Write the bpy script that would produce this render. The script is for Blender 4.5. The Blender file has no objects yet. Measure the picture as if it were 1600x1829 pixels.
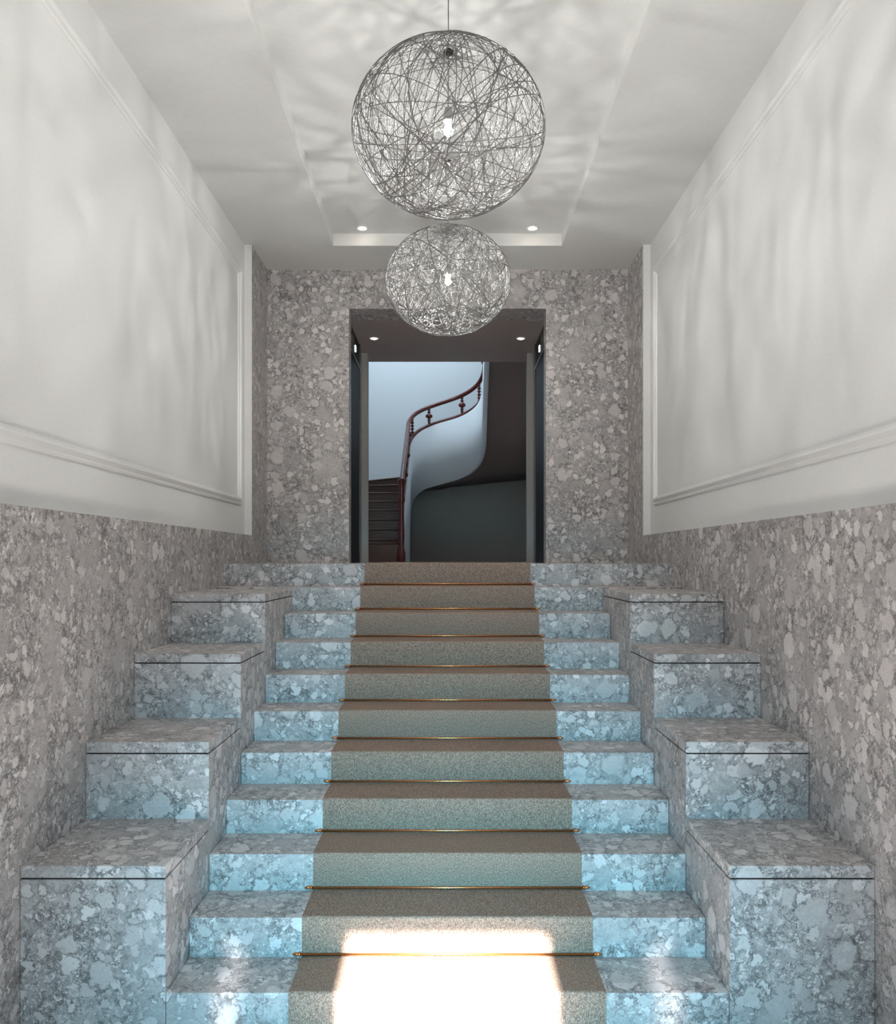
import bpy, bmesh, math, random
from mathutils import Vector, Matrix

# ---------------------------------------------------------------- camera, world, lights, exposure
SC = bpy.context.scene
COL = SC.collection
EYE = 1.8075                      # eye height above the entrance floor
F = 1500.0                        # focal length in pixels of the 1600 px wide frame
cam_d = bpy.data.cameras.new('camera')
cam_d.sensor_fit = 'HORIZONTAL'; cam_d.sensor_width = 36.0
cam_d.lens = 36.0 * F / 1600.0
cam_d.shift_x = 1.0 / 1600.0
cam_d.shift_y = 86.5 / 1600.0
cam_d.clip_start = 0.05
cam = bpy.data.objects.new('camera', cam_d); COL.objects.link(cam)
cam.location = (0, 0, EYE); cam.rotation_euler = (math.pi / 2, 0, 0)
SC.camera = cam

SC.view_settings.view_transform = 'Standard'
SC.view_settings.look = 'None'
SC.view_settings.gamma = 1.0
SC.view_settings.use_curve_mapping = False
SC.view_settings.exposure = 0.0

world = bpy.data.worlds.new('world'); SC.world = world
world.use_nodes = True
bg = world.node_tree.nodes['Background']
bg.inputs[0].default_value = (0.55, 0.72, 1.0, 1); bg.inputs[1].default_value = 0.6

def light(name, kind, loc, direction, energy, color, **kw):
    d = bpy.data.lights.new(name, kind)
    d.energy = energy; d.color = color
    for k, v in kw.items(): setattr(d, k, v)
    o = bpy.data.objects.new(name, d); COL.objects.link(o)
    o.location = loc
    o.rotation_euler = Vector(direction).to_track_quat('-Z', 'Y').to_euler()
    return o

R = math.radians
SUN_EL = 35.0
light('sun', 'SUN', (0, -6, 6), (0, math.cos(R(SUN_EL)), -math.sin(R(SUN_EL))), 72.0, (1.0, 0.96, 0.92), angle=R(0.8))
# blue sky seen through the entrance, falling steeply onto the lower stairs
light('sky_through_entrance', 'AREA', (0, -0.95, 1.35), (0, 1, -0.235), 20.0, (0.15, 0.70, 1.0),
      shape='RECTANGLE', size=0.95, size_y=0.5, spread=R(43))
# neutral daylight of the glazed entrance
light('entrance_daylight', 'AREA', (0, -1.0, 2.3), (0, 1, 0.0), 25.0, (0.93, 0.97, 1.0),
      shape='RECTANGLE', size=3.0, size_y=3.4, spread=R(180))
# skylight over the wooden stair
light('stairwell_skylight', 'AREA', (-0.5, 12.0, EYE + 5.0), (-0.1, 0.12, -1), 88.0, (0.74, 0.88, 1.0),
      shape='RECTANGLE', size=1.6, size_y=1.6)
BULB_STRENGTH = 1950.0

# ---------------------------------------------------------------- materials
def srgb(r, g, b):
    f = lambda c: (c / 255 / 12.92) if c / 255 <= 0.04045 else ((c / 255 + 0.055) / 1.055) ** 2.4
    return (f(r), f(g), f(b), 1)

def mat(name, color=(0.8, 0.8, 0.8, 1), rough=0.5, metal=0.0, emit=None, strength=0.0, spec=0.5):
    m = bpy.data.materials.new(name); m.use_nodes = True
    b = m.node_tree.nodes['Principled BSDF']
    b.inputs['Base Color'].default_value = color
    b.inputs['Roughness'].default_value = rough
    b.inputs['Metallic'].default_value = metal
    b.inputs['Specular IOR Level'].default_value = spec
    if emit:
        b.inputs['Emission Color'].default_value = emit
        b.inputs['Emission Strength'].default_value = strength
    return m

class NT:
    """small helper for writing node trees"""
    def __init__(s, m): s.t = m.node_tree; s.n = s.t.nodes; s.l = s.t.links; s.b = s.n['Principled BSDF']
    def new(s, typ, **kw):
        n = s.n.new(typ)
        for k, v in kw.items(): setattr(n, k, v)
        return n
    def link(s, a, b): s.l.new(a, b)
    def val(s, sock, v):
        if isinstance(v, (int, float, tuple)): sock.default_value = v
        else: s.l.new(v, sock)
    def math(s, op, a, b=0.0, clamp=False):
        n = s.new('ShaderNodeMath', operation=op, use_clamp=clamp)
        s.val(n.inputs[0], a); s.val(n.inputs[1], b); return n.outputs[0]
    def mix(s, f, a, b):
        n = s.new('ShaderNodeMix', data_type='RGBA')
        s.val(n.inputs[0], f); s.val(n.inputs[6], a); s.val(n.inputs[7], b); return n.outputs[2]
    def step(s, v, lo, hi):
        n = s.new('ShaderNodeMapRange', interpolation_type='SMOOTHSTEP')
        s.val(n.inputs[0], v); n.inputs[1].default_value = lo; n.inputs[2].default_value = hi
        return n.outputs[0]
    def noise(s, vec, scale, detail=2.0, rough=0.5):
        n = s.new('ShaderNodeTexNoise'); s.link(vec, n.inputs['Vector'])
        n.inputs['Scale'].default_value = scale; n.inputs['Detail'].default_value = detail
        n.inputs['Roughness'].default_value = rough
        return n
    def voronoi(s, vec, scale, feature='F1', rnd=1.0):
        n = s.new('ShaderNodeTexVoronoi', feature=feature); s.link(vec, n.inputs['Vector'])
        n.inputs['Scale'].default_value = scale; n.inputs['Randomness'].default_value = rnd
        return n

def stone_material(name, rough=0.45, tint=(1, 1, 1)):
    m = mat(name, rough=rough, spec=0.35); t = NT(m)
    c = lambda v: (v * tint[0], v * tint[1], v * tint[2], 1)
    pos = t.new('ShaderNodeNewGeometry').outputs['Position']
    # warp the coordinates so that pebbles are not polygonal
    warp = t.noise(pos, 10.0, 5.0, 0.68)
    sub = t.new('ShaderNodeVectorMath', operation='SUBTRACT'); t.link(warp.outputs['Color'], sub.inputs[0]); sub.inputs[1].default_value = (0.5, 0.5, 0.5)
    sc = t.new('ShaderNodeVectorMath', operation='SCALE'); t.link(sub.outputs[0], sc.inputs[0]); sc.inputs['Scale'].default_value = 0.115
    add = t.new('ShaderNodeVectorMath', operation='ADD'); t.link(pos, add.inputs[0]); t.link(sc.outputs[0], add.inputs[1])
    warp2 = t.noise(pos, 50.0, 3.0, 0.65)
    sub2 = t.new('ShaderNodeVectorMath', operation='SUBTRACT'); t.link(warp2.outputs['Color'], sub2.inputs[0]); sub2.inputs[1].default_value = (0.5, 0.5, 0.5)
    sc2 = t.new('ShaderNodeVectorMath', operation='SCALE'); t.link(sub2.outputs[0], sc2.inputs[0]); sc2.inputs['Scale'].default_value = 0.032
    add2 = t.new('ShaderNodeVectorMath', operation='ADD'); t.link(add.outputs[0], add2.inputs[0]); t.link(sc2.outputs[0], add2.inputs[1])
    v = add2.outputs[0]
    # matrix
    n1 = t.noise(v, 4.0, 8.0, 0.68).outputs['Fac']
    n2 = t.noise(pos, 70.0, 4.0, 0.7).outputs['Fac']
    base = t.mix(t.step(n1, 0.32, 0.68), c(0.27), c(0.43))
    base = t.mix(t.math('MULTIPLY', t.step(n2, 0.35, 0.7), 0.45), base, c(0.52))
    zone = t.step(t.noise(pos, 4.2, 3.0, 0.6).outputs['Fac'], 0.40, 0.56)      # where small pebbles cluster
    zone2 = t.step(t.noise(add.outputs[0], 5.7, 3.0, 0.6).outputs['Fac'], 0.42, 0.58)
    col = base
    def layer(col, scale, lo, light_, dark_, r0, r1, mask, edge_amt, on_amt=0.9):
        """rounded pebbles: blobs around the cell centres, each with its own radius, shade and dark outline"""
        f1 = t.voronoi(v, scale)
        sep = t.new('ShaderNodeSeparateColor'); t.link(f1.outputs['Color'], sep.inputs[0])
        on = t.step(sep.outputs[0], lo, lo + 0.05)
        if mask is not None: on = t.math('MULTIPLY', on, mask)
        mr = t.new('ShaderNodeMapRange'); t.link(sep.outputs[2], mr.inputs[0]); mr.inputs[3].default_value = r0; mr.inputs[4].default_value = r1
        d = t.math('SUBTRACT', f1.outputs['Distance'], mr.outputs[0])       # < 0 inside
        inside = t.math('SUBTRACT', 1.0, t.step(d, -0.03, 0.03))
        ring = t.math('MULTIPLY', t.step(d, -0.05, 0.02), t.math('SUBTRACT', 1.0, t.step(d, 0.03, 0.11)))
        wob = t.step(t.noise(pos, scale * 0.9, 2.0, 0.6).outputs['Fac'], 0.38, 0.60)
        pc = t.mix(sep.outputs[1], c(dark_), c(light_))
        mott = t.noise(v, scale * 2.2, 4.0, 0.65).outputs['Fac']
        pc = t.mix(t.math('MULTIPLY', mott, 0.45), pc, c(0.42))
        rim = t.math('MULTIPLY', t.math('MULTIPLY', ring, on), t.math('MULTIPLY', wob, edge_amt))
        col = t.mix(t.math('MULTIPLY', t.math('MULTIPLY', inside, on), on_amt), col, pc)
        return t.mix(rim, col, c(0.10))
    col = layer(col, 62.0, 0.15, 0.84, 0.34, 0.38, 0.62, zone, 0.8)
    col = layer(col, 34.0, 0.22, 0.80, 0.38, 0.36, 0.60, zone2, 0.85)
    # fine dark cracks running between the pebbles
    for sc_, msk, amt in ((44.0, zone, 0.9), (22.0, zone2, 0.9), (11.0, zone, 0.6)):
        de = t.voronoi(v, sc_, 'DISTANCE_TO_EDGE')
        w = t.math('MULTIPLY', t.step(t.noise(pos, sc_ * 0.5, 2.0, 0.6).outputs['Fac'], 0.38, 0.55), msk)
        col = t.mix(t.math('MULTIPLY', t.math('MULTIPLY', t.math('SUBTRACT', 1.0, t.step(de.outputs['Distance'], 0.015, 0.075)), w), amt), col, c(0.11))
    col = layer(col, 17.0, 0.50, 0.76, 0.44, 0.32, 0.56, None, 0.8)
    col = layer(col, 8.5, 0.70, 0.72, 0.48, 0.28, 0.50, None, 0.65, 0.85)
    col = layer(col, 4.6, 0.86, 0.58, 0.48, 0.20, 0.36, None, 0.45, 0.8)
    # dark grains
    gr = t.noise(v, 95.0, 3.0, 0.75).outputs['Fac']
    col = t.mix(t.math('MULTIPLY', t.step(gr, 0.56, 0.68), 0.6), col, c(0.12))
    t.link(col, t.b.inputs['Base Color'])
    return m

def carpet_material():
    m = mat('carpet_weave', rough=0.95, spec=0.1); t = NT(m)
    pos = t.new('ShaderNodeNewGeometry').outputs['Position']
    mp = t.new('ShaderNodeMapping'); t.link(pos, mp.inputs[0]); mp.inputs['Scale'].default_value = (1.5, 0.8, 0.8)
    n = t.noise(mp.outputs[0], 190.0, 2.0, 0.8).outputs['Fac']
    g = t.noise(pos, 420.0, 1.0, 0.5).outputs['Fac']
    col = t.mix(t.step(n, 0.38, 0.62), srgb(98, 82, 72), srgb(182, 158, 142))
    col = t.mix(t.step(g, 0.45, 0.65), col, srgb(131, 112, 101))
    t.link(col, t.b.inputs['Base Color'])
    bmp = t.new('ShaderNodeBump'); bmp.inputs['Strength'].default_value = 0.5; bmp.inputs['Distance'].default_value = 0.003
    t.link(n, bmp.inputs['Height']); t.link(bmp.outputs[0], t.b.inputs['Normal'])
    return m

def plaster_material(name, col1, col2, rough=0.6):
    m = mat(name, col1, rough, spec=0.3); t = NT(m)
    pos = t.new('ShaderNodeNewGeometry').outputs['Position']
    mp = t.new('ShaderNodeMapping'); t.link(pos, mp.inputs[0]); mp.inputs['Scale'].default_value = (1, 1, 6)
    n = t.noise(mp.outputs[0], 22.0, 4.0, 0.7).outputs['Fac']
    t.link(t.mix(t.step(n, 0.3, 0.7), col1, col2), t.b.inputs['Base Color'])
    bmp = t.new('ShaderNodeBump'); bmp.inputs['Strength'].default_value = 0.08; bmp.inputs['Distance'].default_value = 0.002
    t.link(n, bmp.inputs['Height']); t.link(bmp.outputs[0], t.b.inputs['Normal'])
    return m

def dimming_glass(name, col):
    m = bpy.data.materials.new(name); m.use_nodes = True
    n = m.node_tree.nodes; n.clear()
    tr = n.new('ShaderNodeBsdfTransparent'); tr.inputs[0].default_value = col
    o = n.new('ShaderNodeOutputMaterial'); m.node_tree.links.new(tr.outputs[0], o.inputs[0])
    return m

def wood_material(name, a, b, rough=0.35):
    m = mat(name, a, rough); t = NT(m)
    pos = t.new('ShaderNodeNewGeometry').outputs['Position']
    mp = t.new('ShaderNodeMapping'); t.link(pos, mp.inputs[0]); mp.inputs['Scale'].default_value = (1, 12, 12)
    n = t.noise(mp.outputs[0], 6.0, 5.0, 0.6).outputs['Fac']
    t.link(t.mix(t.step(n, 0.3, 0.7), a, b), t.b.inputs['Base Color'])
    return m

M = {
    'stone': stone_material('conglomerate_stone', tint=(1.10, 1.045, 1.03)),
    'plaster': plaster_material('white_plaster', (0.76, 0.765, 0.75, 1), (0.73, 0.737, 0.723, 1)),
    'ceiling': plaster_material('ceiling_paint', (0.745, 0.75, 0.735, 1), (0.72, 0.725, 0.71, 1), 0.5),
    'white': mat('white_moulding', (0.78, 0.785, 0.77, 1), 0.4),
    'carpet': carpet_material(),
    'brass': mat('brass', srgb(214, 146, 96), 0.27, 1.0),
    'gap': mat('joint_shadow_gap', (0.01, 0.01, 0.012, 1), 0.9),
    'thread': mat('pendant_thread', (0.19, 0.19, 0.186, 1), 0.7, spec=0.15),
    'black': mat('black_metal', (0.02, 0.02, 0.022, 1), 0.4),
    'cord': mat('pendant_cord', (0.12, 0.12, 0.12, 1), 0.5),
    'chrome': mat('satin_metal', (0.55, 0.55, 0.55, 1), 0.3, 1.0),
    'socket': mat('lamp_socket', (0.30, 0.30, 0.29, 1), 0.4),
    'bulb': mat('lit_bulb', (1, 1, 1, 1), 0.3, emit=(1.0, 0.985, 0.95, 1), strength=BULB_STRENGTH),
    'spot': mat('downlight_lamp', (1, 1, 1, 1), 0.3, emit=(1.0, 0.86, 0.68, 1), strength=14.0),
    'indicator': mat('lit_indicator', (1, 1, 1, 1), 0.3, emit=(0.85, 0.95, 1.0, 1), strength=3.0),
    'darkglass': mat('black_glass', (0.006, 0.007, 0.009, 1), 0.5, spec=0.15),
    'frame': mat('grey_door_frame', (0.10, 0.11, 0.11, 1), 0.4, 0.6),
    'sun_dimmer': dimming_glass('sun_dimming_glass', (0.24, 0.24, 0.245, 1)),
    'understair_tone': plaster_material('understair_dark_grey', (0.37, 0.35, 0.31, 1), (0.33, 0.31, 0.28, 1)),
    'passage': plaster_material('passage_paint', (0.46, 0.385, 0.365, 1), (0.43, 0.36, 0.34, 1), 0.5),
    'pillar': plaster_material('passage_pillar_paint', (0.42, 0.43, 0.42, 1), (0.38, 0.39, 0.385, 1)),
    'stairwall': plaster_material('stairwell_paint', (0.66, 0.70, 0.72, 1), (0.64, 0.68, 0.70, 1)),
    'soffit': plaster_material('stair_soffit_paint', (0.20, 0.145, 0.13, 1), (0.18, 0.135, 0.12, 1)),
    'mahogany': wood_material('mahogany', (0.15, 0.026, 0.019, 1), (0.08, 0.015, 0.011, 1), 0.25),
    'darkwood': wood_material('dark_oak_treads', (0.105, 0.052, 0.034, 1), (0.06, 0.030, 0.020, 1), 0.45),
}

# ---------------------------------------------------------------- mesh helpers
def W(x, d, h):                     # lateral, distance from the camera, height above the eye
    return Vector((x, d, EYE + h))

class MB:
    def __init__(s): s.v = []; s.f = []; s.m = []; s.smooth = []
    def face(s, idx, mi=0, sm=False): s.f.append(tuple(idx)); s.m.append(mi); s.smooth.append(sm)
    def box(s, x0, x1, y0, y1, z0, z1, mi=0):
        i = len(s.v)
        s.v += [(x0, y0, z0), (x1, y0, z0), (x1, y1, z0), (x0, y1, z0), (x0, y0, z1), (x1, y0, z1), (x1, y1, z1), (x0, y1, z1)]
        for q in ((0, 3, 2, 1), (4, 5, 6, 7), (0, 1, 5, 4), (1, 2, 6, 5), (2, 3, 7, 6), (3, 0, 4, 7)):
            s.face([i + k for k in q], mi)
    def hbox(s, x0, x1, d0, d1, h0, h1, mi=0): s.box(x0, x1, d0, d1, EYE + h0, EYE + h1, mi)
    def grid(s, rows, closed_u=False, closed_v=False, mi=0, sm=True):
        i = len(s.v); n = len(rows); m = len(rows[0])
        for r in rows: s.v += [tuple(p) for p in r]
        for a in range(n if closed_u else n - 1):
            for b in range(m if closed_v else m - 1):
                a2 = (a + 1) % n; b2 = (b + 1) % m
                s.face([i + a * m + b, i + a * m + b2, i + a2 * m + b2, i + a2 * m + b], mi, sm)
        return i
    def tube(s, pts, r, sides=8, closed=False, caps=True, mi=0, up=None):
        rows = []
        n = len(pts)
        rr = r if isinstance(r, (list, tuple)) else [r] * n
        prev = None
        for k in range(n):
            a = pts[(k - 1) % n] if (closed or k > 0) else pts[k]
            b = pts[(k + 1) % n] if (closed or k < n - 1) else pts[k]
            t = (Vector(b) - Vector(a)).normalized()
            if prev is None:
                ref = Vector(up) if up else (Vector((0, 0, 1)) if abs(t.z) < 0.9 else Vector((1, 0, 0)))
                u = (ref - t * ref.dot(t)).normalized()
            else:
                u = (prev - t * prev.dot(t)).normalized()
            prev = u; w = t.cross(u)
            rows.append([Vector(pts[k]) + (u * math.cos(q) + w * math.sin(q)) * rr[k] for q in (2 * math.pi * j / sides for j in range(sides))])
        i = s.grid(rows, closed_u=closed, closed_v=True, mi=mi)
        if caps and not closed:
            s.face([i + j for j in range(sides)][::-1], mi); s.face([i + (n - 1) * sides + j for j in range(sides)], mi)
    def lathe(s, c, prof, sides=16, mi=0):       # prof: list of (radius, z) about a vertical axis at c
        rows = [[(c[0] + r * math.cos(q), c[1] + r * math.sin(q), c[2] + z) for q in (2 * math.pi * j / sides for j in range(sides))] for r, z in prof]
        i = s.grid(rows, closed_v=True, mi=mi); n = len(prof)
        s.face([i + j for j in range(sides)][::-1], mi); s.face([i + (n - 1) * sides + j for j in range(sides)], mi)
    def build(s, name, mats, parent=None, bevel=0.0):
        me = bpy.data.meshes.new(name)
        me.from_pydata([tuple(p) for p in s.v], [], s.f)
        for m_ in (mats if isinstance(mats, (list, tuple)) else [mats]): me.materials.append(m_)
        me.polygons.foreach_set('material_index', s.m)
        me.polygons.foreach_set('use_smooth', s.smooth)
        bm = bmesh.new(); bm.from_mesh(me); bmesh.ops.recalc_face_normals(bm, faces=bm.faces); bm.to_mesh(me); bm.free()
        me.update()
        o = bpy.data.objects.new(name, me); COL.objects.link(o)
        if parent:
            o.parent = parent; o.matrix_parent_inverse = Matrix.Translation(-parent.location)
        if bevel:
            b = o.modifiers.new('bevel', 'BEVEL'); b.width = bevel; b.segments = 2; b.limit_method = 'ANGLE'
        return o

def tag(o, label, cat, group=None):
    o['label'] = label; o['category'] = cat
    if group: o['group'] = group
    return o
def thing(name, loc, label, cat, group=None):
    o = bpy.data.objects.new(name, None); COL.objects.link(o); o.location = loc
    o.empty_display_size = 0.1
    return tag(o, label, cat, group)
def struct(o): o['kind'] = 'structure'; return o

# ---------------------------------------------------------------- dimensions
XW = 1.627        # stone faces of the side walls
XP = 1.687        # recessed white plaster
XI = 1.073        # inner faces of the stepped blocks
XC = 0.603        # half width of the runner
Z0, TR = 6.11, 0.2915
RISE = 0.162
zk = [Z0 - TR * k for k in range(11)]
hk = [-(0.0255 + RISE * k) for k in range(11)]
HC = 2.625        # ceiling
HCO = 2.728       # coffer
D_BACK = 7.58
D_FRONT = -1.2
DADO = 0.2086
PIER = 6.99

# ---------------------------------------------------------------- shell
b = MB(); b.box(-1.95, 1.95, -3.5, zk[10], -0.12, 0.0); struct(b.build('floor', M['stone']))
b = MB(); b.hbox(-2.0, 2.0, zk[0], 14.2, -EYE, hk[0])
struct(b.build('floor_landing', M['stone']))

def side_wall(s, name):
    b = MB()
    xs = lambda a, c: (min(s * a, s * c), max(s * a, s * c))
    b.hbox(*xs(XP, XP + 0.15), D_FRONT, PIER, DADO - 0.02, HC + 0.2)
    b.hbox(*xs(XW, XP + 0.15), PIER - 0.006, PIER, DADO, HC + 0.2)        # white return beside the stone pier
    struct(b.build(name, M['plaster']))
    b = MB()
    b.hbox(*xs(XW, XP + 0.15), D_FRONT, PIER, -EYE, DADO)
    b.hbox(*xs(XW, XP + 0.15), PIER, D_BACK + 0.37, -EYE, HC + 0.2)
    struct(b.build(name + '_stone', M['stone']))
side_wall(-1, 'wall_left'); side_wall(1, 'wall_right')

# back wall with the doorway
DOX, DOH = 0.889, 2.272
b = MB()
b.hbox(-XW, -DOX, D_BACK, D_BACK + 0.17, hk[0], HC + 0.2)
b.hbox(DOX, XW, D_BACK, D_BACK + 0.17, hk[0], HC + 0.2)
b.hbox(-XW, -0.94, D_BACK + 0.17, D_BACK + 0.38, hk[0], HC + 0.2)
b.hbox(0.94, XW, D_BACK + 0.17, D_BACK + 0.38, hk[0], HC + 0.2)
b.hbox(-DOX, DOX, D_BACK, D_BACK + 0.17, DOH, HC + 0.2)
b.hbox(-0.94, 0.94, D_BACK + 0.17, D_BACK + 0.38, DOH, HC + 0.2)
struct(b.build('wall_back', M['stone']))

# entrance wall behind the camera: unseen door opening and sidelights, shaped to cast the sun patches
OP_W, OP_H, SL_X, SL_W = 0.407, 1.75, 0.848, 0.046
b = MB()
zb = EYE + OP_H
Y0, Y1 = D_FRONT - 0.06, D_FRONT
b.box(-1.84, 1.84, Y0, Y1, zb, EYE + HC + 0.2)
for s in (-1, 1):
    # slit heads bent outwards to curve the sun streaks they cast
    hs = [(0.0, 0.0), (zb - 0.20, 0.0), (zb - 0.12, 0.012), (zb - 0.05, 0.04), (zb, 0.10)]
    for e0, e1 in (((OP_W, 0), (SL_X - SL_W, 1)), ((SL_X + SL_W, 1), (1.84, 0))):
        loops = []
        for (xe, mv) in (e0, e1):
            loops.append([Vector((s * (xe + (o_ if mv else 0)), Y0, z)) for z, o_ in hs])
            loops.append([Vector((s * (xe + (o_ if mv else 0)), Y1, z)) for z, o_ in hs])
        a_, b_, c_, d_ = loops
        i0 = b.grid([a_, b_, d_, c_], closed_u=True, sm=False); n_ = len(hs)
        b.face([i0, i0 + n_, i0 + 2 * n_, i0 + 3 * n_]); b.face([i0 + n_ - 1, i0 + 2 * n_ - 1, i0 + 3 * n_ - 1, i0 + 4 * n_ - 1])
struct(b.build('wall_front', M['plaster']))
for s, nm in ((-1, 'dimming_pane_1'), (1, 'dimming_pane_2')):
    b = MB(); b.box(s * SL_X - SL_W - 0.11, s * SL_X + SL_W + 0.11, Y0 - 0.010, Y0 - 0.004, 0.0, zb + 0.05)
    struct(b.build(nm, M['sun_dimmer']))  # unseen panes, added to weaken the sun through the side slits

# ceiling with its long coffer
CX, CD0, CD1 = 0.953, -0.4, 7.006
b = MB()
b.hbox(-XP - 0.15, -CX, D_FRONT, D_BACK + 0.38, HC, HC + 0.3)
b.hbox(CX, XP + 0.15, D_FRONT, D_BACK + 0.38, HC, HC + 0.3)
b.hbox(-CX, CX, CD1, D_BACK + 0.0, HC, HC + 0.3)
b.hbox(-CX, CX, D_FRONT, CD0, HC, HC + 0.3)
b.hbox(-CX, CX, CD0, CD1, HCO, HC + 0.3)
struct(b.build('ceiling', M['ceiling']))

# raised frame mouldings on the plaster
def moulding(s, name):
    prof = [(0.0, 0.0), (0.012, 0.002), (0.017, 0.012), (0.012, 0.022), (0.020, 0.030), (0.030, 0.042), (0.026, 0.056), (0.012, 0.062), (0.010, 0.070), (0.0, 0.075)]
    # corners of the outer outline, profile runs inwards
    d0, d1, h0, h1 = -0.9, 6.83, 0.446, 2.385
    corners = [(d0, h0, 1, 1), (d1, h0, -1, 1), (d1, h1, -1, -1), (d0, h1, 1, -1)]
    rows = []
    for d, h, sd, sh in corners:
        rows.append([W(s * (XP - p), d + sd * q, h + sh * q) for p, q in prof])
    b = MB(); b.grid(rows, closed_u=True, sm=False)
    struct(b.build(name, M['white']))
moulding(-1, 'trim_1'); moulding(1, 'trim_2')

# ---------------------------------------------------------------- stone stairs
st = thing('stone_staircase', (0, zk[10], 0), 'pebbled grey stone stairs rising between stepped blocks to the landing', 'stairs')
for k in range(1, 11):
    b = MB(); x = (XW if k == 1 else XI) - 0.0015
    b.box(-x, x, zk[k], zk[k - 1], 0.0, EYE + hk[k])
    b.build('step', M['stone'], st, bevel=0.003)

# ---------------------------------------------------------------- stepped blocks
tops = [(10, 8, -1.162, -1.212), (8, 6, -0.817, -0.869), (6, 4, -0.4855, -0.5335), (4, 1, -0.197, -0.2457)]
word = ['lowest and nearest', 'second lowest', 'third lowest', 'highest and farthest']
for s, side in ((-1, 'left'), (1, 'right')):
    for i, (ka, kb, ht, hj) in enumerate(tops):
        x0, x1 = (XI, XW - 0.0015) if s > 0 else (-XW + 0.0015, -XI)
        t = thing('stone_block', ((x0 + x1) / 2, zk[ka], 0), '%s of the stepped grey stone blocks on the %s of the stairs' % (word[i], side), 'stone block', 'stepped stone blocks flanking the stairs')
        b = MB(); b.box(x0, x1, zk[ka], zk[kb], 0, EYE + hj - 0.003)
        b.build('block_body', M['stone'], t, bevel=0.002)
        b = MB(); b.box(x0 + 0.006, x1 - 0.006, zk[ka] + 0.006, zk[kb] - 0.002, EYE + hj - 0.003, EYE + hj + 0.003)
        b.build('shadow_joint', M['gap'], t)
        b = MB(); b.box(x0, x1, zk[ka], zk[kb], EYE + hj + 0.003, EYE + ht)
        b.build('cap_slab', M['stone'], t, bevel=0.003)

# ---------------------------------------------------------------- runner
TH = 0.008
out = []
out.append((zk[10] - TH, -EYE + 0.002))
for k in range(10, -1, -1):
    zf, h = zk[k] - TH, hk[k] + TH
    r = 0.010
    for q in range(5):
        a = math.pi / 2 * q / 4
        out.append((zf + r - r * math.cos(a), h - r + r * math.sin(a)))
    if k > 0: out.append((zk[k - 1] - TH, h))
out.append((9.55, hk[0] + TH))
inn = [(zk[10], -EYE + 0.002)]
for k in range(10, -1, -1):
    for q in range(5): inn.append((zk[k], hk[k]))
    if k > 0: inn.append((zk[k - 1], hk[k]))
inn.append((9.55, hk[0]))
b = MB()
rows = []
for x in (-XC, XC): rows.append([W(x, d, h) for d, h in out])
b.grid(rows, sm=False)
b.grid([[W(x, d, h) for d, h in inn] for x in (-XC, XC)], sm=False)
for x in (-XC, XC): b.grid([[W(x, d, h) for d, h in out], [W(x, d, h) for d, h in inn]], sm=False)
tag(b.build('carpet_runner', M['carpet']), 'taupe woven carpet runner laid up the middle of the stone stairs', 'carpet')

# ---------------------------------------------------------------- stair rods
ordn = ['topmost', 'second from the top', 'third from the top', 'fourth from the top', 'fifth from the top',
        'fifth from the bottom', 'fourth from the bottom', 'third from the bottom', 'second from the bottom', 'lowest']
def fin_prof(s):
    return [(0.605, 0.0058), (0.609, 0.0095), (0.613, 0.0095), (0.616, 0.0066), (0.621, 0.0082), (0.628, 0.0078), (0.640, 0.0030)]
for k in range(10):
    d, h = zk[k] - TH - 0.0065, hk[k] - RISE + TH + 0.009
    t = thing('stair_rod', (0, d, EYE + h), 'brass carpet rod at the foot of a riser, %s' % (ordn[k] + (' of the ten rods' if k in (0, 9) else '')), 'stair rod', 'brass rods holding the runner')
    b = MB(); b.tube([W(-0.606, d, h), W(0.606, d, h)], 0.0056, 12); b.build('rod', M['brass'], t)
    for s in (-1, 1):
        p = fin_prof(s)
        b = MB(); b.tube([W(s * x, d, h) for x, r in p], [r for x, r in p], 12)
        b.build('finial', M['brass'], t)
        b = MB(); b.hbox(min(s * 0.606, s * 0.618), max(s * 0.606, s * 0.618), d, zk[k], h - 0.005, h + 0.005)
        b.build('bracket', M['brass'], t)

# ---------------------------------------------------------------- pendants
def thread_ball(c, a, q, loops, seed, r):
    rnd = random.Random(seed); b = MB()
    for i in range(loops):
        n = Vector((rnd.gauss(0, 1), rnd.gauss(0, 1), rnd.gauss(0, 0.62))).normalized()
        off = rnd.gauss(0, 0.16)
        if rnd.random() < 0.3: off = rnd.gauss(0, 0.38)
        off = max(-0.8, min(0.8, off))
        u = n.orthogonal().normalized(); w = n.cross(u); rad = math.sqrt(1 - off * off)
        # keep the little opening at the poles free
        N = 60; shell = 1 + rnd.uniform(-0.010, 0.004)
        pts = []
        for j in range(N):
            th = 2 * math.pi * j / N
            p = (n * off + (u * math.cos(th) + w * math.sin(th)) * rad)
            rho = math.hypot(p.x, p.y)
            if rho < 0.10:
                k = 0.10 / max(rho, 1e-3); p = Vector((p.x * k, p.y * k, math.copysign(math.sqrt(1 - 0.01), p.z)))
            pts.append(Vector((c[0] + p.x * a * shell, c[1] + p.y * a * shell, c[2] + p.z * a * q * shell)))
        b.tube(pts, r, 5, closed=True)
    return b
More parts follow.
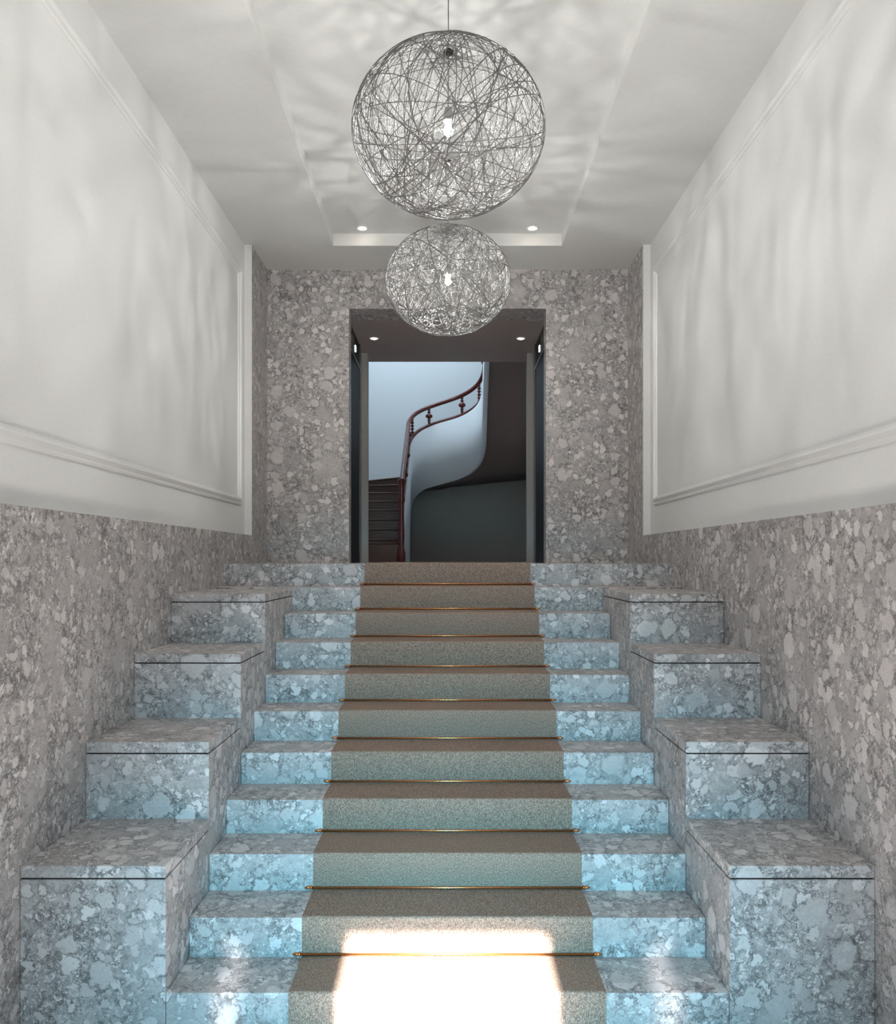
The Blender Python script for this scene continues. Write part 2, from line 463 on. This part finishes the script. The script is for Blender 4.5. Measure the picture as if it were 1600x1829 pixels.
def pendant(d, h, label, seed, loops):
    a, q = 0.4265, 0.836
    c = W(0.004, d, h)
    t = thing('pendant_lamp', c, label, 'pendant lamp', 'woven thread ball lamps hanging from the ceiling')
    thread_ball(c, a, q, loops, seed, 0.00195).build('lamp_shade', M['thread'], t)
    top = a * q
    b = MB(); b.tube([c + Vector((0, 0, top)), Vector((c.x, c.y, EYE + HCO - 0.012))], 0.0022, 8)
    b.build('cord', M['cord'], t)
    b = MB(); b.lathe((c.x, c.y, EYE + HCO), [(0.024, -0.016), (0.028, -0.012), (0.028, 0.0)], 20)
    b.build('ceiling_canopy', M['black'], t)
    b = MB(); b.lathe((c.x, c.y, c.z + top), [(0.015, -0.012), (0.024, -0.009), (0.024, -0.003), (0.012, 0.0), (0.008, 0.010)], 24)
    b.build('top_disc', M['black'], t)
    b = MB(); b.tube([c + Vector((0, 0, 0.100)), c + Vector((0, 0, top - 0.011))], 0.004, 8)
    b.build('stem', M['socket'], t)
    b = MB(); b.lathe(c, [(0.008, 0.105), (0.016, 0.100), (0.022, 0.075), (0.023, 0.045), (0.020, 0.040)], 20)
    b.build('socket', M['socket'], t)
    prof = [(0.010, 0.040), (0.012, 0.030), (0.015, 0.016), (0.021, 0.002), (0.018, -0.011), (0.010, -0.020), (0.003, -0.024)]
    b = MB(); b.lathe(c, prof, 14); b.build('bulb', M['bulb'], t)
pendant(3.73, 1.907, 'nearer woven thread ball lamp, the large upper one in the picture', 11, 104)
pendant(5.74, 1.906, 'farther woven thread ball lamp, hanging before the dark doorway', 29, 112)

# ---------------------------------------------------------------- downlights
def downlight(x, d, h, label, watts):
    t = thing('ceiling_downlight', W(x, d, h), label, 'downlight', 'small recessed ceiling lights')
    c = W(x, d, h)
    b = MB(); b.lathe((c.x, c.y, c.z), [(0.036, -0.001), (0.036, -0.006), (0.042, -0.007), (0.050, -0.004), (0.052, 0.0)], 28)
    o = b.build('rim', M['white'], t)
    b = MB(); b.lathe((c.x, c.y, c.z - 0.0085), [(0.018, -0.003), (0.026, -0.001), (0.030, 0.001)], 20)
    b.build('lamp', M['spot'], t)
    l = light('downlight_glow', 'SPOT', (c.x, c.y, c.z - 0.02), (0, 0, -1), watts, (1.0, 0.84, 0.68), spot_size=R(110), spot_blend=0.8, shadow_soft_size=0.03)
    l.parent = t; l.matrix_parent_inverse = Matrix.Translation(-t.location)
downlight(-0.698, 6.889, HCO, 'recessed downlight in the ceiling coffer left of the thread lamps', 7)
downlight(0.698, 6.889, HCO, 'recessed downlight in the ceiling coffer right of the thread lamps', 7)
downlight(-0.75, 8.584, DOH, 'recessed downlight in the dark passage ceiling on the left', 2.5)
downlight(0.75, 8.584, DOH, 'recessed downlight in the dark passage ceiling on the right', 2.5)

# ---------------------------------------------------------------- passage
PX = 0.94; PD0, PD1 = D_BACK + 0.38, 9.2
b = MB(); b.hbox(-2.0, 2.0, PD0, 9.61, DOH, DOH + 0.3); struct(b.build('ceiling_passage', M['passage']))
for s, side in ((-1, 'left'), (1, 'right')):
    xs = lambda a, c: (min(s * a, s * c), max(s * a, s * c))
    b = MB(); b.hbox(*xs(PX, PX + 0.5), PD0, 9.61, hk[0], DOH)
    struct(b.build('wall_passage_' + side, M['passage']))
    b = MB(); b.hbox(*xs(0.872, PX), PD1, PD1 + 0.10, hk[0], DOH)
    struct(b.build('trim_%d' % (3 if s < 0 else 4), M['pillar']))
    # black door with its overhead panel
    D0, D1, DH = 7.98, 8.86, 2.0
    o = MB(); o.hbox(*xs(PX - 0.012, PX), D0, D1 - 0.03, hk[0], DH)
    dr = struct(o.build('door_%d' % (1 if s < 0 else 2), M['darkglass']))
    b = MB()
    b.hbox(*xs(PX - 0.022, PX), D1 - 0.03, D1, hk[0], DOH)
    b.hbox(*xs(PX - 0.022, PX), D0, D1 - 0.03, DH, DH + 0.035)
    b.build('door_frame', M['frame'], dr)
    b = MB(); b.hbox(*xs(PX - 0.010, PX), D0, D1 - 0.03, DH + 0.035, DOH)
    b.build('overhead_panel', M['darkglass'], dr)
    b = MB(); b.hbox(*xs(PX - 0.020, PX - 0.010), 8.42, 8.47, 2.10, 2.16)
    tag(b.build('indicator_light', M['indicator']), 'small white lit indicator above the black door on the %s of the passage' % side, 'indicator light', 'lit indicators over the black doors')

# ---------------------------------------------------------------- stairwell shell
OX, OD = 1.75, 13.6          # outer faces of the stairwell
SH = 5.4
b = MB()
b.hbox(-OX, OX, OD, OD + 0.15, hk[0], SH)
struct(b.build('wall_stairwell_back', M['stairwall']))
b = MB(); b.hbox(-0.60, OX, OD - 0.012, OD, hk[0], 1.75); struct(b.build('wall_understair', M['understair_tone']))  # thin panel on the lower back wall, darker than the wall above
for s, side in ((-1, 'left'), (1, 'right')):
    b = MB(); b.hbox(min(s * OX, s * (OX + .15)), max(s * OX, s * (OX + .15)), 9.61, OD + 0.15, hk[0], SH)
    struct(b.build('wall_stairwell_' + side, M['stairwall']))
b = MB()
b.hbox(-OX - 0.15, OX + 0.15, 9.51, 9.61, DOH + 0.3, SH)
struct(b.build('wall_stairwell_front', M['stairwall']))
b = MB(); b.hbox(-OX - 0.15, OX + 0.15, 9.51, OD + 0.15, SH, SH + 0.1); struct(b.build('ceiling_stairwell', M['ceiling']))

# ---------------------------------------------------------------- wooden stair that turns right
LX, CR, DF = 0.53, 0.45, 12.5       # inner string: half width, corner radius, far depth
path = []                            # (inner x, inner d, outer x, outer d, running length)
def add(ix, idp, ox, od): path.append([ix, idp, ox, od, 0.0])
n_s = 24
for i in range(n_s): 
    d = 10.25 + (DF - CR - 10.25) * i / n_s
    add(-LX, d, -OX, d)
cxl, cdl = -LX + CR, DF - CR
def outer_hit(cx, cd, a):           # ray from the corner centre to the outer rectangle
    dx, dd = math.cos(a), math.sin(a)
    ts = []
    if abs(dx) > 1e-6: ts.append(((OX if dx > 0 else -OX) - cx) / dx)
    if dd > 1e-6: ts.append((OD - cd) / dd)
    t = min(x for x in ts if x > 0)
    return cx + dx * t, cd + dd * t
for i in range(17):
    a = math.pi - math.pi / 2 * i / 16
    ox, od = outer_hit(cxl, cdl, a); add(cxl + CR * math.cos(a), cdl + CR * math.sin(a), ox, od)
RX = 0.50
cxr = RX - CR
for i in range(17):
    a = math.pi / 2 - math.pi / 2 * i / 16
    ox, od = outer_hit(cxr, cdl, a); add(cxr + CR * math.cos(a), cdl + CR * math.sin(a), ox, od)
for i in range(1, 20):
    d = cdl - 2.1 * i / 19; add(RX, d, OX, d)
for i in range(1, len(path)):
    path[i][4] = path[i - 1][4] + math.hypot(path[i][0] - path[i - 1][0], path[i][1] - path[i - 1][1])
def interp(tab, s):
    if s <= tab[0][0]: return tab[0][1]
    for (a, va), (c, vc) in zip(tab, tab[1:]):
        if s <= c:
            f = (s - a) / (c - a); return va + (vc - va) * f
    return tab[-1][1]
S1 = path[24][4]; S2 = path[40][4]; S3 = path[41][4]; S4 = path[57][4]; SE = path[-1][4]
# heights above the eye along the inner string
HAND = [(0.0, 0.93), (S1 - 0.15, 1.86), (S1, 1.95), (S1 + 0.15, 2.06), (S1 + 0.35, 2.20), (S2 - 0.1, 2.32), (S3 + 0.1, 2.43), (S4 - 0.35, 2.54), (S4 - 0.15, 2.66), (S4, 2.78), (S4 + 0.15, 2.93), (SE, 5.0)]
BASE = [(0.0, 0.62), (S1 - 0.15, 1.50), (S1, 1.62), (S1 + 0.15, 1.76), (S1 + 0.35, 1.92), (S2 - 0.1, 2.05), (S3 + 0.1, 2.14), (S4 - 0.35, 2.24), (S4 - 0.15, 2.36), (S4, 2.52), (S4 + 0.15, 2.68), (SE, 4.7)]
BOT = [(0.0, hk[0]), (S1 - 0.10, hk[0]), (S1 - 0.02, 0.55), (S1 + 0.08, 0.76), (S1 + 0.20, 0.90), (S1 + 0.42, 1.05), (S2, 1.14), (S3 + 0.1, 1.20), (S4 - 0.40, 1.29), (S4 - 0.22, 1.42), (S4 - 0.08, 1.58), (S4, 1.72), (S4 + 0.35, 2.16), (S4 + 0.9, 2.70), (SE, 4.0)]
def smooth(tab, s, w=0.10): return sum(interp(tab, s + w * k / 4) for k in range(-4, 5)) / 9
ws = thing('wooden_staircase', W(-0.9, 10.25, hk[0]), 'dark wooden stair curving up to the right behind the passage', 'staircase')
# plastered inner string, thickness 0.06 towards the treads
rows_in, rows_out = [], []
def nrm(i):
    dx, dd = path[i][2] - path[i][0], path[i][3] - path[i][1]; l = math.hypot(dx, dd); return dx / l, dd / l
ti, to, bi, bo = [], [], [], []
for i, (ix, idp, ox, od, s) in enumerate(path):
    nx, nd = nrm(i); hb, ht = smooth(BOT, s, 0.06), smooth(BASE, s) - 0.02
    if s < S1 - 0.12: hb = hk[0]
    ti.append(W(ix, idp, ht)); to.append(W(ix + nx * .06, idp + nd * .06, ht)); bi.append(W(ix, idp, hb)); bo.append(W(ix + nx * .06, idp + nd * .06, hb))
b = MB(); b.grid([bi, ti, to, bo], closed_u=True)
k0 = len(bi); b.face([0, k0, 2 * k0, 3 * k0]); b.face([k0 - 1, 2 * k0 - 1, 3 * k0 - 1, 4 * k0 - 1])
string_obj = b.build('curved_parapet', M['stairwall'], ws)
# soffit
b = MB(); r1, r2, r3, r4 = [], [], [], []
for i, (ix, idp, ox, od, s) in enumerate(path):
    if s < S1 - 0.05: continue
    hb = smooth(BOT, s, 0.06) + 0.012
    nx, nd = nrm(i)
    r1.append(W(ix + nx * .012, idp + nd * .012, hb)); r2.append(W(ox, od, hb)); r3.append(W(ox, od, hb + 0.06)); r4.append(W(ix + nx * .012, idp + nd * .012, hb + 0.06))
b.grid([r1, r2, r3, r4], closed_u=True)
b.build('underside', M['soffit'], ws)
# treads: straight flight then winders then straight flight
marks = [(0.0 + 0.3 * i) for i in range(6)]
s_ = S1
marks += [S1 + (S2 - S1) * f for f in (0.0, 0.25, 0.5, 0.75)] + [S3 + (S4 - S3) * f for f in (0.0, 0.25, 0.5, 0.75)] + [S4 + 0.3 * i for i in range(7)]
def at_s(s):
    for a, c in zip(path, path[1:]):
        if s <= c[4]:
            f = (s - a[4]) / max(1e-9, c[4] - a[4]); return [a[j] + (c[j] - a[j]) * f for j in range(4)]
    return path[-1][:4]
for i, s in enumerate(marks[:-1]):
    e = marks[i + 1]; top = 0.125 + 0.142 * i
    bmax = max(smooth(BOT, q, 0.06) for q in (s, (s + e) / 2, e)) if i > 8 else 0
    top = max(top, bmax + 0.22)
    ptsI, ptsO = [], []
    ss = [s + (e - s) * q / 4 for q in range(5)]
    corner = None
    for q in ss:
        ix, idp, ox, od = at_s(q); l = math.hypot(ox - ix, od - idp)
        nx, nd = (ox - ix) / l, (od - idp) / l
        ptsI.append((ix + nx * .061, idp + nd * .061)); ptsO.append((ox - nx * .002, od - nd * .002))
    # include the outer corner of the well when a winder spans it
    loop = ptsI + ptsO[::-1]
    for sx in (-1, 1):
        for a in range(4):
            p, q2 = ptsO[a], ptsO[a + 1]
            if (abs(abs(p[0]) - OX) < 0.01) != (abs(abs(q2[0]) - OX) < 0.01) and p[0] * sx > 0:
                loop = ptsI + ptsO[a + 1:][::-1] + [(sx * (OX - .002), OD - .002)] + ptsO[:a + 1][::-1]
    if len(loop) < 3: continue
    b = MB(); n = len(loop)
    lo = max(top - 0.15, bmax + 0.075) if i else hk[0]
    b.v += [tuple(W(x, d, top)) for x, d in loop] + [tuple(W(x, d, lo)) for x, d in loop]
    b.face(list(range(n))); b.face([n + j for j in range(n)][::-1])
    for j in range(n): b.face([j, (j + 1) % n, n + (j + 1) % n, n + j])
    # nosing along the front edge
    pa, pb = ptsI[0], ptsO[0]
    b.tube([W(pa[0], pa[1] - 0.006, top - 0.012), W(pb[0], pb[1] - 0.006, top - 0.012)], 0.011, 8)
    b.build('tread', M['darkwood'], ws)
# rails
hand, base = [], []
for i, (ix, idp, ox, od, s) in enumerate(path):
    nx, nd = nrm(i)
    hand.append(W(ix + nx * .03, idp + nd * .03, smooth(HAND, s))); base.append(W(ix + nx * .03, idp + nd * .03, smooth(BASE, s)))
b = MB(); b.tube(hand, 0.031, 10); b.build('handrail', M['mahogany'], ws)
b = MB(); b.tube(base, 0.027, 10); b.build('base_rail', M['mahogany'], ws)
# newel at the foot
x, d = -LX - 0.03, 10.22
b = MB(); b.lathe(W(x, d, 0.0), [(0.050, hk[0] + 0.0), (0.050, 0.10), (0.040, 0.12), (0.034, 0.18), (0.040, 0.30), (0.032, 0.55), (0.036, 0.70), (0.046, 0.74), (0.034, 0.78), (0.038, 0.93), (0.048, 0.96), (0.034, 1.0)], 18)
b.build('newel_post', M['mahogany'], ws)
# turned balusters, two patterns
def baluster(s, ball):
    ix, idp, ox, od = at_s(s); l = math.hypot(ox - ix, od - idp); x, d = ix + (ox - ix) / l * .03, idp + (od - idp) / l * .03
    h0, h1 = smooth(BASE, s) + 0.02, smooth(HAND, s) - 0.02; L = h1 - h0
    if ball: pr = [(0, .016), (.08, .014), (.10, .022), (.16, .024), (.19, .013), (.24, .026), (.29, .027), (.33, .013), (.36, .020), (.42, .046), (.50, .055), (.58, .048), (.66, .020), (.69, .013), (.73, .026), (.78, .026), (.82, .013), (.88, .020), (.95, .020), (1, .015)]
    else: pr = [(0, .016), (.05, .020)] + sum([[(c - .07, .012), (c - .03, .026), (c + .03, .027), (c + .07, .012)] for c in (.2, .38, .56, .74)], []) + [(.86, .018), (.95, .022), (1, .016)]
    b = MB(); b.lathe(W(x, d, h0), [(r, z * L) for z, r in pr], 14); b.build('baluster', M['mahogany'], ws)
for s, ball in ((0.30, 0), (0.60, 1), (0.90, 0), (1.20, 1), (1.5, 0), (S1 + 0.02, 1), (S1 + 0.20, 0), (S1 + 0.52, 1), (S3 + 0.16, 1), (S4 - 0.24, 0), (S4 + 0.15, 1)):
    baluster(s, ball)
